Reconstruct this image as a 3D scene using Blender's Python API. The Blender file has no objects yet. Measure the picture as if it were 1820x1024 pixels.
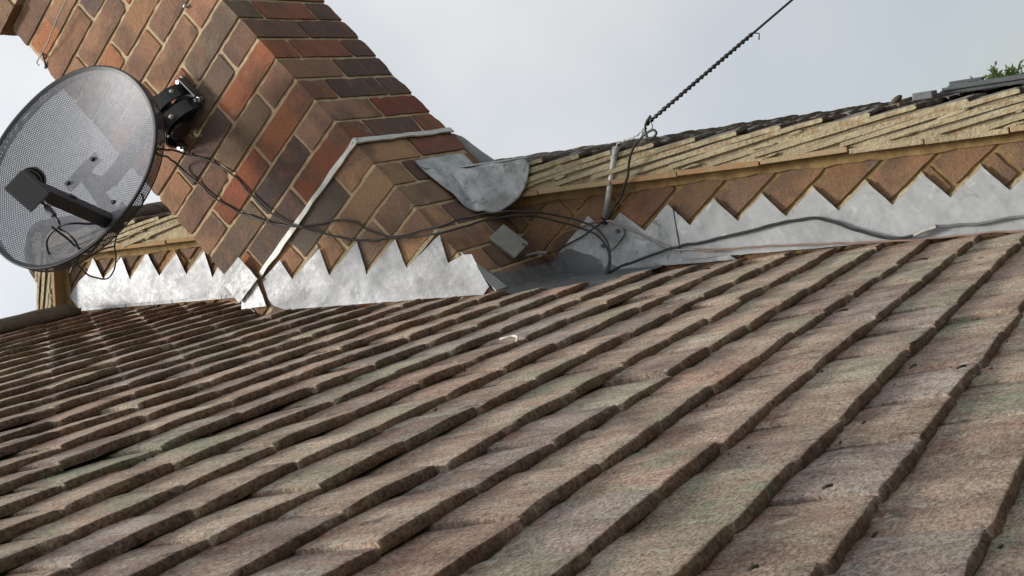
import bpy, bmesh, math, random
from mathutils import Vector, Matrix, noise
random.seed(11)
S = bpy.context.scene
C = S.collection
V = Vector
# ---------------------------------------------------------------- camera, world, sun, exposure
RT = V((0.58055, 0.47179, -0.66361)); UP = V((0.68026491, 0.17191437, 0.71252025)); FW = V((-0.45063065, 0.86477381, 0.22158131))
RT = FW.cross(UP).normalized(); UP = RT.cross(FW).normalized()
CAM = V((1.31305666, -2.43914266, -1.61124491)); FPX = 2188.76
cd = bpy.data.cameras.new('camera'); cam = bpy.data.objects.new('camera', cd); C.objects.link(cam)
cd.sensor_width = 36; cd.lens = FPX / 1820 * 36; cd.clip_start = .02; cd.clip_end = 3000
cam.matrix_world = Matrix.Translation(CAM) @ Matrix((RT, UP, -FW)).transposed().to_4x4()
S.camera = cam
SUN_DIR = V((-.54, -.55, .64)).normalized()          # direction towards the sun
w = bpy.data.worlds.new('World'); S.world = w; w.use_nodes = True
nt = w.node_tree; nt.nodes.clear()
def wn(t, **k):
    n = nt.nodes.new(t)
    for a, b in k.items(): setattr(n, a, b)
    return n
wo = wn('ShaderNodeOutputWorld'); bg = wn('ShaderNodeBackground'); sky = wn('ShaderNodeTexSky', sky_type='NISHITA')
sky.sun_disc = False; sky.sun_elevation = math.asin(SUN_DIR.z); sky.sun_rotation = math.atan2(SUN_DIR.x, SUN_DIR.y)
sky.dust_density = 2.0; sky.altitude = 50
tc = wn('ShaderNodeTexCoord'); nz = wn('ShaderNodeTexNoise'); nz.inputs['Scale'].default_value = 2.2; nz.inputs['Detail'].default_value = 4; nz.inputs['Roughness'].default_value = .5
nt.links.new(tc.outputs['Generated'], nz.inputs['Vector'])
mr = wn('ShaderNodeMapRange'); mr.inputs['From Min'].default_value = .35; mr.inputs['From Max'].default_value = .65; mr.inputs['To Min'].default_value = .5; mr.inputs['To Max'].default_value = .92
nt.links.new(nz.outputs['Fac'], mr.inputs['Value'])
mx = wn('ShaderNodeMix', data_type='RGBA'); mx.inputs[7].default_value = (7.3, 7.6, 7.75, 1)
vd = wn('ShaderNodeVectorMath', operation='DOT_PRODUCT'); vd.inputs[1].default_value = V((SUN_DIR.x, SUN_DIR.y, .15)).normalized(); nt.links.new(tc.outputs['Generated'], vd.inputs[0])
gr = wn('ShaderNodeMapRange'); gr.inputs['From Min'].default_value = -.8; gr.inputs['From Max'].default_value = .8; gr.inputs['To Min'].default_value = .62; gr.inputs['To Max'].default_value = 1.6; nt.links.new(vd.outputs['Value'], gr.inputs['Value'])
cm = wn('ShaderNodeVectorMath', operation='SCALE'); cm.inputs[0].default_value = (7.7, 7.85, 7.9); nt.links.new(gr.outputs['Result'], cm.inputs['Scale']); nt.links.new(cm.outputs['Vector'], mx.inputs[7])
nt.links.new(mr.outputs['Result'], mx.inputs[0]); nt.links.new(sky.outputs['Color'], mx.inputs[6]); nt.links.new(mx.outputs[2], bg.inputs['Color'])
bg.inputs['Strength'].default_value = .085
nt.links.new(bg.outputs['Background'], wo.inputs['Surface'])
sl = bpy.data.lights.new('sun', 'SUN'); sl.energy = 3.0; sl.angle = math.radians(11); sl.color = (1, .95, .86)
so = bpy.data.objects.new('sun', sl); C.objects.link(so); so.rotation_euler = SUN_DIR.to_track_quat('Z', 'Y').to_euler()
S.view_settings.view_transform = 'Standard'; S.view_settings.look = 'None'; S.view_settings.gamma = 1; S.view_settings.exposure = .45
S.view_settings.use_curve_mapping = False
S.cycles.max_bounces = 6; S.cycles.transparent_max_bounces = 8

# ---------------------------------------------------------------- helpers
def ray(u, v): return (FW + RT * ((u - 910) / FPX) - UP * ((v - 512) / FPX))
def at(u, v, n, d):                                   # the point of plane n.p = d seen at photograph pixel u, v
    n = V(n); r = ray(u, v); return CAM + r * ((d - n.dot(CAM)) / n.dot(r))
def aty(u, v, y): return at(u, v, (0, 1, 0), y)
def atx(u, v, x): return at(u, v, (1, 0, 0), x)
def proj(p):
    q = p - CAM; z = q.dot(FW); return (910 + FPX * q.dot(RT) / z, 512 - FPX * q.dot(UP) / z, z)
def nv(p, s, o=0.0): return noise.noise(V(p) * s + V((o, o * 1.7, -o)))
WM = {}                                               # world matrix of every object made here
def put(name, me, parent=None, mat=None, mw=None):
    o = bpy.data.objects.new(name, me); C.objects.link(o)
    if mat:
        if not me.materials: me.materials.append(mat)
    mw = Matrix() if mw is None else mw
    if parent: o.parent = parent; o.matrix_basis = WM[parent.name].inverted() @ mw
    else: o.matrix_basis = mw
    WM[o.name] = mw
    return o
def bmo(name, bm, mat, parent=None, smooth=False):
    bmesh.ops.recalc_face_normals(bm, faces=bm.faces)
    me = bpy.data.meshes.new(name); bm.to_mesh(me); bm.free()
    if smooth:
        for p in me.polygons: p.use_smooth = True
    return put(name, me, parent, mat)
def thing(name, label, cat, loc=(0, 0, 0), group=None):
    o = bpy.data.objects.new(name, None); C.objects.link(o); o.empty_display_size = .05
    o.location = loc; o['label'] = label; o['category'] = cat
    if group: o['group'] = group
    WM[o.name] = Matrix.Translation(loc)
    return o
def tag(o, label, cat, group=None):
    o['label'] = label; o['category'] = cat
    if group: o['group'] = group
    return o
def box(bm, M, sx, sy, sz, bev=0):
    r = bmesh.ops.create_cube(bm, size=1, matrix=M @ Matrix.Diagonal((sx, sy, sz, 1)))
    if bev:
        es = list({e for v in r['verts'] for e in v.link_edges})
        bmesh.ops.bevel(bm, geom=es, offset=bev, segments=2, affect='EDGES', profile=.6)
def basis(x, y, z, o): 
    M = Matrix((x, y, z)).transposed().to_4x4(); M.translation = o; return M
def smooth_path(pts, n=8):
    P = [V(p) for p in pts]; out = []
    for i in range(len(P) - 1):
        a = P[max(0, i - 1)]; b = P[i]; c = P[i + 1]; d = P[min(len(P) - 1, i + 2)]
        for k in range(n):
            t = k / n
            out.append(.5 * ((2 * b) + (c - a) * t + (2 * a - 5 * b + 4 * c - d) * t * t + (3 * b - a - 3 * c + d) * t ** 3))
    out.append(P[-1]); return out
def tube(bm, path, r, seg=8):
    rings = []; nrm = None
    for i, p in enumerate(path):
        t = (path[min(i + 1, len(path) - 1)] - path[max(i - 1, 0)]).normalized()
        if nrm is None: nrm = t.orthogonal().normalized()
        else: nrm = (nrm - t * nrm.dot(t)).normalized()
        b = t.cross(nrm); rr = r[i] if isinstance(r, (list, tuple)) else r
        rings.append([bm.verts.new(p + (nrm * math.cos(a) + b * math.sin(a)) * rr) for a in (2 * math.pi * k / seg for k in range(seg))])
    for a, b in zip(rings, rings[1:]):
        for k in range(seg): bm.faces.new((a[k], a[(k + 1) % seg], b[(k + 1) % seg], b[k]))
    bm.faces.new(rings[0][::-1]); bm.faces.new(rings[-1])
def cable(name, pts, r, mat, parent=None, n=8):
    bm = bmesh.new(); pp = [q + V((nv(q, 28, 1), nv(q, 28, 5) * .6, nv(q, 28, 9))) * .0032 for q in smooth_path(pts, n)]; tube(bm, pp, r); return bmo(name, bm, mat, parent, True)

# ---------------------------------------------------------------- materials
class MT:
    def __init__(s, name, rough=.8, metal=0, spec=.5):
        s.m = bpy.data.materials.new(name); s.m.use_nodes = True; s.t = s.m.node_tree; s.b = s.t.nodes['Principled BSDF']
        s.b.inputs['Roughness'].default_value = rough; s.b.inputs['Metallic'].default_value = metal; s.b.inputs['Specular IOR Level'].default_value = spec
        s.co = s.n('ShaderNodeTexCoord').outputs['Object']; s.h = None
    def n(s, t, **k):
        x = s.t.nodes.new(t)
        for a, b in k.items(): setattr(x, a, b)
        return x
    def l(s, a, b): s.t.links.new(a, b)
    def rnd(s):                                       # coordinates shifted by a random amount per object
        i = s.n('ShaderNodeObjectInfo'); s.info = i
        v = s.n('ShaderNodeVectorMath', operation='MULTIPLY_ADD'); v.inputs[1].default_value = (1, 1, 1)
        m = s.n('ShaderNodeMath', operation='MULTIPLY'); m.inputs[1].default_value = 97; s.l(i.outputs['Random'], m.inputs[0])
        s.l(s.co, v.inputs[0]); s.l(m.outputs[0], v.inputs[2]); s.raw = s.co; s.co = v.outputs[0]
    def scale(s, sc):
        v = s.n('ShaderNodeVectorMath', operation='MULTIPLY'); v.inputs[1].default_value = sc; s.l(s.co, v.inputs[0]); return v.outputs[0]
    def noise(s, sc, det=4, ro=.6, co=None, dist=0):
        x = s.n('ShaderNodeTexNoise'); x.inputs['Scale'].default_value = sc; x.inputs['Detail'].default_value = det; x.inputs['Roughness'].default_value = ro; x.inputs['Distortion'].default_value = dist
        s.l(co or s.co, x.inputs['Vector']); return x.outputs['Fac']
    def voro(s, sc, co=None, f='F1'):
        x = s.n('ShaderNodeTexVoronoi'); x.feature = f; x.inputs['Scale'].default_value = sc; s.l(co or s.co, x.inputs['Vector']); return x.outputs['Distance']
    def ramp(s, f, a, b, lo=0, hi=1):
        x = s.n('ShaderNodeMapRange'); x.inputs['From Min'].default_value = a; x.inputs['From Max'].default_value = b
        x.inputs['To Min'].default_value = lo; x.inputs['To Max'].default_value = hi; s.l(f, x.inputs['Value']); return x.outputs['Result']
    def mix(s, f, a, b, mode='MIX'):
        x = s.n('ShaderNodeMix', data_type='RGBA', blend_type=mode)
        for i, v in ((0, f), (6, a), (7, b)):
            if hasattr(v, 'links'): s.l(v, x.inputs[i])
            else: x.inputs[i].default_value = v if i == 0 else (*v, 1)[:4]
        return x.outputs[2]
    def math(s, op, a, b):
        x = s.n('ShaderNodeMath', operation=op)
        for i, v in enumerate((a, b)):
            if hasattr(v, 'links'): s.l(v, x.inputs[i])
            else: x.inputs[i].default_value = v
        return x.outputs[0]
    def color(s, c):
        if hasattr(c, 'links'): s.l(c, s.b.inputs['Base Color'])
        else: s.b.inputs['Base Color'].default_value = (*c, 1)
    def bump(s, f, dist, st=1):
        x = s.n('ShaderNodeBump'); x.inputs['Distance'].default_value = dist; x.inputs['Strength'].default_value = st
        s.l(f, x.inputs['Height'])
        if s.h: s.l(s.h, x.inputs['Normal'])
        s.h = x.outputs['Normal']; s.l(s.h, s.b.inputs['Normal'])
def mat_brick():
    m = MT('brick', .9, spec=.25); m.rnd()
    base = m.info.outputs['Color']
    c = m.mix(m.ramp(m.noise(9, 3, .6), .45, .62, 0, .9), base, m.mix(.72, base, (.115, .082, .07)))
    c = m.mix(m.ramp(m.noise(14, 3, .6, m.scale((1.6, 1, 1))), .55, .72, 0, .38), c, (.34, .155, .085))
    c = m.mix(m.ramp(m.noise(260, 3, .7), .42, .66, 0, .45), c, m.mix(1, c, (1.7, 1.6, 1.45), 'MULTIPLY'))
    c = m.mix(m.ramp(m.noise(330, 3, .7), .53, .66, 0, .65), c, m.mix(1, c, (.38, .36, .36), 'MULTIPLY'))
    c = m.mix(m.ramp(m.voro(210), .0, .16, .5, 0), c, (.42, .34, .24))
    c = m.mix(m.math('MULTIPLY', m.ramp(m.noise(17, 4, .65), .6, .72), m.ramp(m.info.outputs['Random'], .6, .8, 0, .5)), c, (.36, .34, .33))
    m.color(c); m.bump(m.noise(300, 5, .8), .004, .95); m.bump(m.noise(80, 3, .6), .004, .7)
    return m.m
def mat_mortar(name, col, dark):
    m = MT(name, .95, spec=.2)
    c = m.mix(m.ramp(m.noise(35, 4, .65), .35, .7), col, dark)
    c = m.mix(m.ramp(m.noise(500, 3, .7), .5, .7, 0, .5), c, m.mix(1, c, (.45, .42, .4), 'MULTIPLY'))
    m.color(c); m.bump(m.noise(280, 4, .7), .003, .7); m.bump(m.noise(60, 3, .6), .004, .5); return m.m
def mat_verge():
    m = MT('verge mortar', .95, spec=.2)
    c = m.mix(m.ramp(m.noise(14, 4, .6), .4, .65), (.46, .39, .255), (.35, .295, .19))
    c = m.mix(m.ramp(m.noise(30, 4, .65), .58, .7, 0, .6), c, (.3, .155, .07))
    c = m.mix(m.ramp(m.noise(130, 4, .7), .55, .75, 0, .75), c, (.1, .085, .06))
    c = m.mix(m.ramp(m.voro(70), .0, .2, .55, 0), c, (.42, .39, .27))
    m.color(c); m.bump(m.noise(190, 5, .7), .005, .9); m.bump(m.voro(120), .003, .5); return m.m
def mat_tile(name, dark=1.0):
    m = MT(name, .92, spec=.25); m.rnd(); d = dark
    base = m.mix(1, m.info.outputs['Color'], (d, d, d), 'MULTIPLY')
    st = m.scale((.55, 1, 1))
    c = m.mix(m.ramp(m.noise(16, 4, .6, st), .38, .66), base, m.mix(1, base, (.56, .52, .52), 'MULTIPLY'))
    c = m.mix(m.ramp(m.noise(11, 4, .6), .58, .7, 0, .6), c, (.46 * d, .27 * d, .19 * d))           # unweathered clay
    xs = m.n('ShaderNodeSeparateXYZ'); m.l(m.raw, xs.inputs[0])
    hd = m.math('MULTIPLY', m.ramp(xs.outputs['X'], -.09, -.055, 1, 0), m.ramp(m.noise(19, 3, .6), .5, .62))
    c = m.mix(m.math('MULTIPLY', hd, .5), c, (.3 * d, .12 * d, .075 * d))                            # red where the tile above kept it clean
    c = m.mix(m.ramp(m.noise(24, 5, .7, st), .55, .66, 0, .6), c, (.5 * d, .47 * d, .38 * d))       # pale lichen
    gn = m.math('MULTIPLY', m.ramp(m.noise(13, 4, .6), .47, .62), m.ramp(m.info.outputs['Random'], .6, .8))
    c = m.mix(m.math('MULTIPLY', gn, .75), c, (.36 * d, .39 * d, .27 * d))
    bk = m.ramp(m.noise(34, 5, .7, st), .58, .68, 0, .6)
    c = m.mix(bk, c, (.05, .045, .042))
    g1 = m.ramp(m.noise(165, 5, .88, m.scale((1.7, 1, 1))), .38, .62, .36, 1.5)
    gv = m.n('ShaderNodeCombineXYZ')
    for k in range(3): m.l(g1, gv.inputs[k])
    c = m.mix(1, c, gv.outputs[0], 'MULTIPLY')
    c = m.mix(m.ramp(m.noise(70, 5, .8, m.scale((1.4, 1, 1))), .54, .66, 0, .55), c, m.mix(1, c, (.42, .39, .37), 'MULTIPLY'))
    c = m.mix(m.ramp(m.noise(95, 5, .8, m.scale((1.5, 1, 1))), .58, .68, 0, .6), c, (.52 * d, .49 * d, .41 * d))
    lich = m.ramp(m.noise(38, 4, .65, m.scale((.7, 1, 1)), .7), .63, .665)
    c = m.mix(m.math('MULTIPLY', lich, .75), c, (.56 * d, .54 * d, .46 * d))
    c = m.mix(m.ramp(xs.outputs['X'], -.0045, -.001, 0, .88), c, m.mix(1, c, (.37, .28, .215), 'MULTIPLY'))     # darker butt ends
    m.color(c)
    m.bump(m.noise(230, 5, .85, m.scale((1.5, 1, 1))), .005, 1); m.bump(m.noise(45, 4, .65, m.scale((.5, 1, 1))), .006, .5)
    return m.m
def mat_lead(name, col, rough, metal):
    m = MT(name, rough, metal, .5)
    c = m.mix(m.ramp(m.noise(11, 5, .65), .4, .68), col, tuple(x * .72 for x in col))
    c = m.mix(m.ramp(m.noise(40, 5, .7, m.scale((1, 1, .5))), .58, .72, 0, .55), c, tuple(x * .45 for x in col))
    c = m.mix(m.ramp(m.noise(26, 4, .7), .6, .75, 0, .5), c, (.7, .72, .72))
    m.color(c); m.l(m.ramp(m.noise(18, 4, .6), .3, .7, rough - .1, rough + .16), m.b.inputs['Roughness'])
    m.bump(m.noise(13, 3, .5), .012, .2); m.bump(m.noise(28, 2, .5, m.scale((1, 1, .25))), .008, .42); m.bump(m.noise(70, 4, .6), .002, .3); return m.m
def mat_scuffed(k=1.0):
    m = MT('scuffed lead', .55, .25, .5)
    c = m.mix(m.ramp(m.noise(22, 6, .75), .38, .64), (.3 * k, .315 * k, .33 * k), (.5 * k, .515 * k, .525 * k))
    c = m.mix(m.ramp(m.noise(55, 5, .75, m.scale((1, .5, 1)), .5), .56, .66, 0, .8), c, (.12, .125, .125))
    c = m.mix(m.ramp(m.noise(33, 5, .7), .6, .72, 0, .7), c, (.66, .67, .66))
    m.color(c); m.l(m.ramp(m.noise(30, 4, .6), .3, .7, .42, .7), m.b.inputs['Roughness'])
    m.bump(m.noise(24, 3, .55), .014, .28); m.bump(m.noise(110, 4, .7), .002, .5); return m.m
def plain(name, col, rough=.5, metal=0, spec=.5, grain=0):
    m = MT(name, rough, metal, spec)
    if grain:
        m.color(m.mix(m.ramp(m.noise(60, 5, .7), .35, .7), col, tuple(x * (1 - grain) for x in col))); m.bump(m.noise(150, 3, .6), .0008, .5)
    else: m.color(col)
    return m.m
M_brick = mat_brick()
M_mort = mat_mortar('mortar', (.56, .43, .28), (.4, .3, .185))
M_mort2 = mat_mortar('wall mortar', (.31, .215, .095), (.2, .13, .06))
M_verge = mat_verge()
M_tile = mat_tile('roof tile'); M_tile_dark = mat_tile('dark roof tile', .68)
M_lead = mat_lead('lead', (.36, .372, .392), .43, .35)
M_lead_old = mat_lead('weathered lead', (.4, .415, .43), .55, .3)
M_sad = mat_scuffed(); M_bsc = mat_scuffed(1.15)
M_lead_dark = mat_lead('dark lead', (.15, .155, .16), .5, .3)  # lead colour with the chimney's shade and grime put in
M_black = plain('black plastic', (.012, .012, .013), .38)
M_cable = plain('black cable', (.02, .019, .018), .5)
M_gcable = plain('grey cable', (.25, .24, .23), .5)
M_bcable = plain('brown cable', (.2, .11, .075), .55)
M_grey = plain('grey plastic', (.22, .225, .205), .6, grain=.25)
M_galv = plain('galvanised steel', (.5, .49, .46), .5, .55, grain=.4)
M_dgrey = plain('dark grey coated steel', (.065, .07, .075), .42, .3)
M_rim = plain('near black rim coating', (.022, .023, .026), .5, .2)
M_dish = plain('grey dish coating', (.15, .155, .175), .56, .5, grain=.3)
M_silver = plain('bright steel', (.7, .7, .68), .3, .9)
M_panel = plain('slate grey frame', (.1, .11, .115), .45, .2, grain=.3)
M_ridge = mat_mortar('ridge tile clay', (.115, .09, .062), (.07, .055, .042))
M_leaf = plain('weed leaf', (.17, .26, .07), .6)
M_white = plain('white plastic', (.55, .53, .48), .6)
M_moss = plain('debris', (.045, .035, .024), .9, grain=.5)

# ---------------------------------------------------------------- ground far below (out of the picture)
bm = bmesh.new(); bmesh.ops.create_grid(bm, x_segments=1, y_segments=1, size=900, matrix=Matrix.Translation((0, 0, -6.4)))
g = bmo('ground', bm, mat_mortar('ground', (.09, .095, .06), (.06, .07, .04))); g['kind'] = 'structure'

# ---------------------------------------------------------------- mesh stock: bricks
def brick_mesh(seed, sx, sy, sz):
    bm = bmesh.new()
    nx, ny, nz = max(2, round(sx / .017)), max(2, round(sy / .017)), 4
    bmesh.ops.create_cube(bm, size=1, matrix=Matrix.Diagonal((sx, sy, sz, 1)))
    for ax, n, s in ((0, nx, sx), (1, ny, sy), (2, nz, sz)):
        for k in range(1, n):
            no = [0, 0, 0]; no[ax] = 1; p = [0, 0, 0]; p[ax] = -s / 2 + s * k / n
            bmesh.ops.bisect_plane(bm, geom=bm.verts[:] + bm.edges[:] + bm.faces[:], plane_co=p, plane_no=no, dist=1e-5)
    h = V((sx, sy, sz)) / 2
    for v in bm.verts:
        on = [abs(abs(v.co[a]) - h[a]) < 1e-4 for a in range(3)]
        k = sum(on); d = V((nv(v.co, 30, seed), nv(v.co, 30, seed + 40), nv(v.co, 30, seed + 80)))
        q = v.co.copy(); r = .0007 + max(0, nv(v.co, 45, seed + 9) - .1) * .006
        for a in range(3):
            if on[a]:
                sg = 1 if v.co[a] > 0 else -1
                q[a] += sg * (-.0008 + d[a] * .0014)
                if k > 1: q[a] -= sg * r * (.75 if k == 2 else 1.1)
        v.co = q
    me = bpy.data.meshes.new('brick'); bm.to_mesh(me); bm.free(); me.materials.append(M_brick)
    for p in me.polygons: p.use_smooth = True
    me.set_sharp_from_angle(angle=math.radians(38))
    return me
BX = [brick_mesh(i * 13.7, .2172, .1047, .0672) for i in range(7)]
PAL = [((.225, .135, .092), 6), ((.29, .165, .1), 6), ((.31, .135, .07), 4), ((.28, .1, .055), 1), ((.12, .085, .075), 3), ((.26, .14, .088), 6), ((.17, .102, .074), 4)]
PAL_L = [((.33, .2, .12), 4), ((.29, .165, .1), 4), ((.2, .135, .095), 3), ((.28, .125, .075), 1)]
PAL_S = [((.21, .085, .055), 5), ((.115, .07, .06), 4), ((.18, .078, .054), 4), ((.14, .085, .063), 2)]
PAL_G = [((.21, .13, .075), 4), ((.18, .11, .065), 4), ((.17, .115, .08), 2), ((.24, .125, .07), 2)]
def pick(pal):
    c = random.choices([p[0] for p in pal], [p[1] for p in pal])[0]; j = random.uniform(1.08, 1.42)
    return (c[0] * j * random.uniform(.96, 1.04), c[1] * j, c[2] * j * random.uniform(.95, 1.05), 1)
def lay(parent, x0, y0, z0, along, col, shift=(0, 0, 0)):
    sx, sy = (.215, .1025) if along == 'x' else (.1025, .215)
    c = V((x0 + sx / 2, y0 + sy / 2, z0 + .0325)) + V(shift) + V((random.uniform(-.0008, .0008), random.uniform(-.0012, .0012), random.uniform(-.001, .001)))
    M = Matrix.Translation(c) @ Matrix.Rotation((0 if along == 'x' else math.pi / 2) + random.choice((0, math.pi)) + random.uniform(-.004, .004), 4, 'Z') @ Matrix.Rotation(random.choice((0, math.pi)), 4, 'X')
    o = put('brick', random.choice(BX), parent, None, M); o.color = col; return o

# ---------------------------------------------------------------- chimney stack
W, D = .5525, .44
ch = thing('chimney', 'tall brown and red brick chimney stack with oversailing top courses', 'chimney', (-W / 2, D / 2, -1.1))
SPEC = {}                                             # colours read from the photograph: (course, place)
SPEC.update({(5, 'f1'): (.1, .074, .07, 1), (6, 'f0'): (.25, .095, .055, 1), (4, 'f1'): (.3, .105, .06, 1), (2, 'f0'): (.31, .12, .065, 1), (1, 'f1'): (.17, .125, .1, 1),
             (0, 'f0'): (.2, .15, .105, 1), (4, 'f0'): (.3, .125, .07, 1), (3, 'f1'): (.2, .14, .1, 1), (5, 'f2'): (.17, .13, .1, 1), (7, 'f1'): (.15, .125, .105, 1), (8, 'f0'): (.31, .2, .125, 1),
             (8, 's1'): (.13, .07, .055, 1), (11, 's0'): (.13, .09, .08, 1), (1, 's1'): (.13, .08, .068, 1), (3, 's1'): (.11, .073, .065, 1), (4, 's1'): (.105, .07, .064, 1), (5, 's1'): (.2, .062, .042, 1)})
for n in range(-13, 15):
    z0 = -.075 * n; ov = .027 if -11 <= n <= -8 and n < -8 else (.027 if n == -8 else 0)
    if n <= -9: ov = .027 if n > -12 else .0
    if n >= -7: ov = 0
    PF = PAL_L if n >= 7 else PAL
    def c(key, pal): return SPEC.get((n, key)) or pick(pal)
    odd = n % 2 == 1
    X = -W - ov; R0 = ov; Y0 = -ov; Y1 = D + ov
    gap = ov * 2 / 2
    if odd:
        L = [('y', R0 - .1025, Y0, c('f0', PF) if n < 9 else c('f0', PAL_L)), ('y', R0 - .1025, Y1 - .215, c('s1', PAL_S)),
             ('x', R0 - .3275 - ov * .6, Y0, c('f1', PF)), ('x', X, Y0, c('f2', PF)),
             ('x', R0 - .3275 - ov * .6, Y1 - .1025, pick(PAL)), ('x', X, Y1 - .1025, pick(PAL)), ('y', X, Y0 + .1125, pick(PAL))]
    else:
        L = [('x', R0 - .215, Y0, c('f0', PF)), ('y', R0 - .1025, (Y0 + Y1) / 2 - .1075, c('s1', PAL_S)), ('x', R0 - .215, Y1 - .1025, pick(PAL_S)),
             ('x', R0 - .44 - ov * .5, Y0, c('f1', PF)), ('y', X, Y0, c('f2', PF)), ('x', R0 - .44 - ov * .5, Y1 - .1025, pick(PAL)), ('y', X, Y1 - .215, pick(PAL))]
    for k, (al, x, y, col) in enumerate(L):
        sh = (.016, 0, 0) if (n == -6 and k == 4) else (0, 0, 0)
        lay(ch, x, y, z0, al, col, sh)
bm = bmesh.new()
box(bm, Matrix.Translation((-W / 2, D / 2, -.15)), W - .0086, D - .0086, 2.3)
bmesh.ops.bisect_plane(bm, geom=bm.verts[:] + bm.edges[:] + bm.faces[:], plane_co=(0, 0, .8), plane_no=(0, 0, 1))
bmo('mortar_core', bm, M_mort, ch)
bm = bmesh.new(); box(bm, Matrix.Translation((-W / 2, D / 2, .75)), W + .043, D + .043, .29); bmo('oversailing_core', bm, M_mort, ch)
bm = bmesh.new(); box(bm, Matrix.Translation((-W / 2, D / 2, 1.045)), W * .8, D * .75, .07, .02); bmo('flaunching', bm, M_mort, ch)

# ---------------------------------------------------------------- gable wall of the main house
YW = .33; AX = -1.24; ZA = .30; VS = .812             # apex of the gable, slope of its verges
def vz(x): return ZA - VS * abs(x - AX)               # lower edge of the verge
gw = thing('gable_wall', 'brown brick gable wall between stepped lead flashing and pale verge', 'wall', (AX, YW + .1, -6.4))
bm = bmesh.new()
vs = [bm.verts.new((x, YW + .006, z)) for x, z in ((-3.8, -6.4), (-3.8, vz(-3.8) - .002), (AX, ZA - .002), (3.6, vz(3.6) - .002), (3.6, -6.4))]
f = bm.faces.new(vs); r = bmesh.ops.extrude_face_region(bm, geom=[f]); bmesh.ops.translate(bm, vec=(0, .2, 0), verts=[e for e in r['geom'] if isinstance(e, bmesh.types.BMVert)])
bmo('wall_core', bm, M_mort2, gw)
RS = .828
def rz(x): return -.955 - RS * x                      # lower roof surface
for n in range(-6, 34):
    z0 = -.075 * n; zt = z0 + .065
    x = -3 + (n % 2) * .1125 + random.uniform(-.01, .01)
    while x < 2.3:
        x1 = x + .215; xm = (x + x1) / 2
        low = rz(x1) - .03 if xm > -1.3 else 9
        if zt > rz(x1) - .02 and z0 < vz(max(min(AX, x1), x)) - .012 and not (-.56 < x and x1 < -.0) and xm > -1.36:
            lim = min(vz(x), vz(x1))
            if zt < lim - .012:
                o = lay(gw, x, YW, z0, 'x', pick(PAL_G))
            else:
                bm = bmesh.new(); bm.from_mesh(random.choice(BX)); bmesh.ops.translate(bm, vec=(x + .1075, YW + .05125, z0 + .0325), verts=bm.verts)
                for sg in (1, -1):
                    bmesh.ops.bisect_plane(bm, geom=bm.verts[:] + bm.edges[:] + bm.faces[:], plane_co=(AX, 0, ZA - .012 - random.uniform(0, .008)), plane_no=(sg * VS, 0, 1), clear_outer=True)
                bmesh.ops.holes_fill(bm, edges=bm.edges[:])
                if len(bm.faces) > 4: o = bmo('brick', bm, M_brick, gw, False); o.color = pick(PAL_G)
                else: bm.free()
        x = x1 + .01
# pale mortar fillet packed between the bricks and the verge
def verge_strip(bm, x0, x1, lo, hi, ya, yb, step=.04, amp=.004, seed=0):
    n = max(2, int(abs(x1 - x0) / step)); prev = None
    for i in range(n + 1):
        x = x0 + (x1 - x0) * i / n; b = vz(x)
        a = [V((x, ya, b + lo)), V((x, ya, b + hi)), V((x, yb, b + hi)), V((x, yb, b + lo))]
        for k in (0, 1): a[k].y += nv(a[k], 30, seed) * amp
        a[0].z += nv(a[0], 22, seed + 5) * amp * 1.6
        q = [bm.verts.new(p) for p in a]
        if prev:
            for k in range(4): bm.faces.new((prev[k], prev[(k + 1) % 4], q[(k + 1) % 4], q[k]))
        else: bm.faces.new(q)
        prev = q
    bm.faces.new(prev[::-1])
bm = bmesh.new(); verge_strip(bm, AX, 2.6, -.03, .002, YW - .006, YW + .1, .02, .006, 3); bmo('mortar_fillet', bm, M_mort2, gw)
bm = bmesh.new(); verge_strip(bm, AX, -3.2, -.03, .002, YW - .006, YW + .1, .02, .006, 6); bmo('mortar_fillet', bm, M_mort2, gw)

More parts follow.
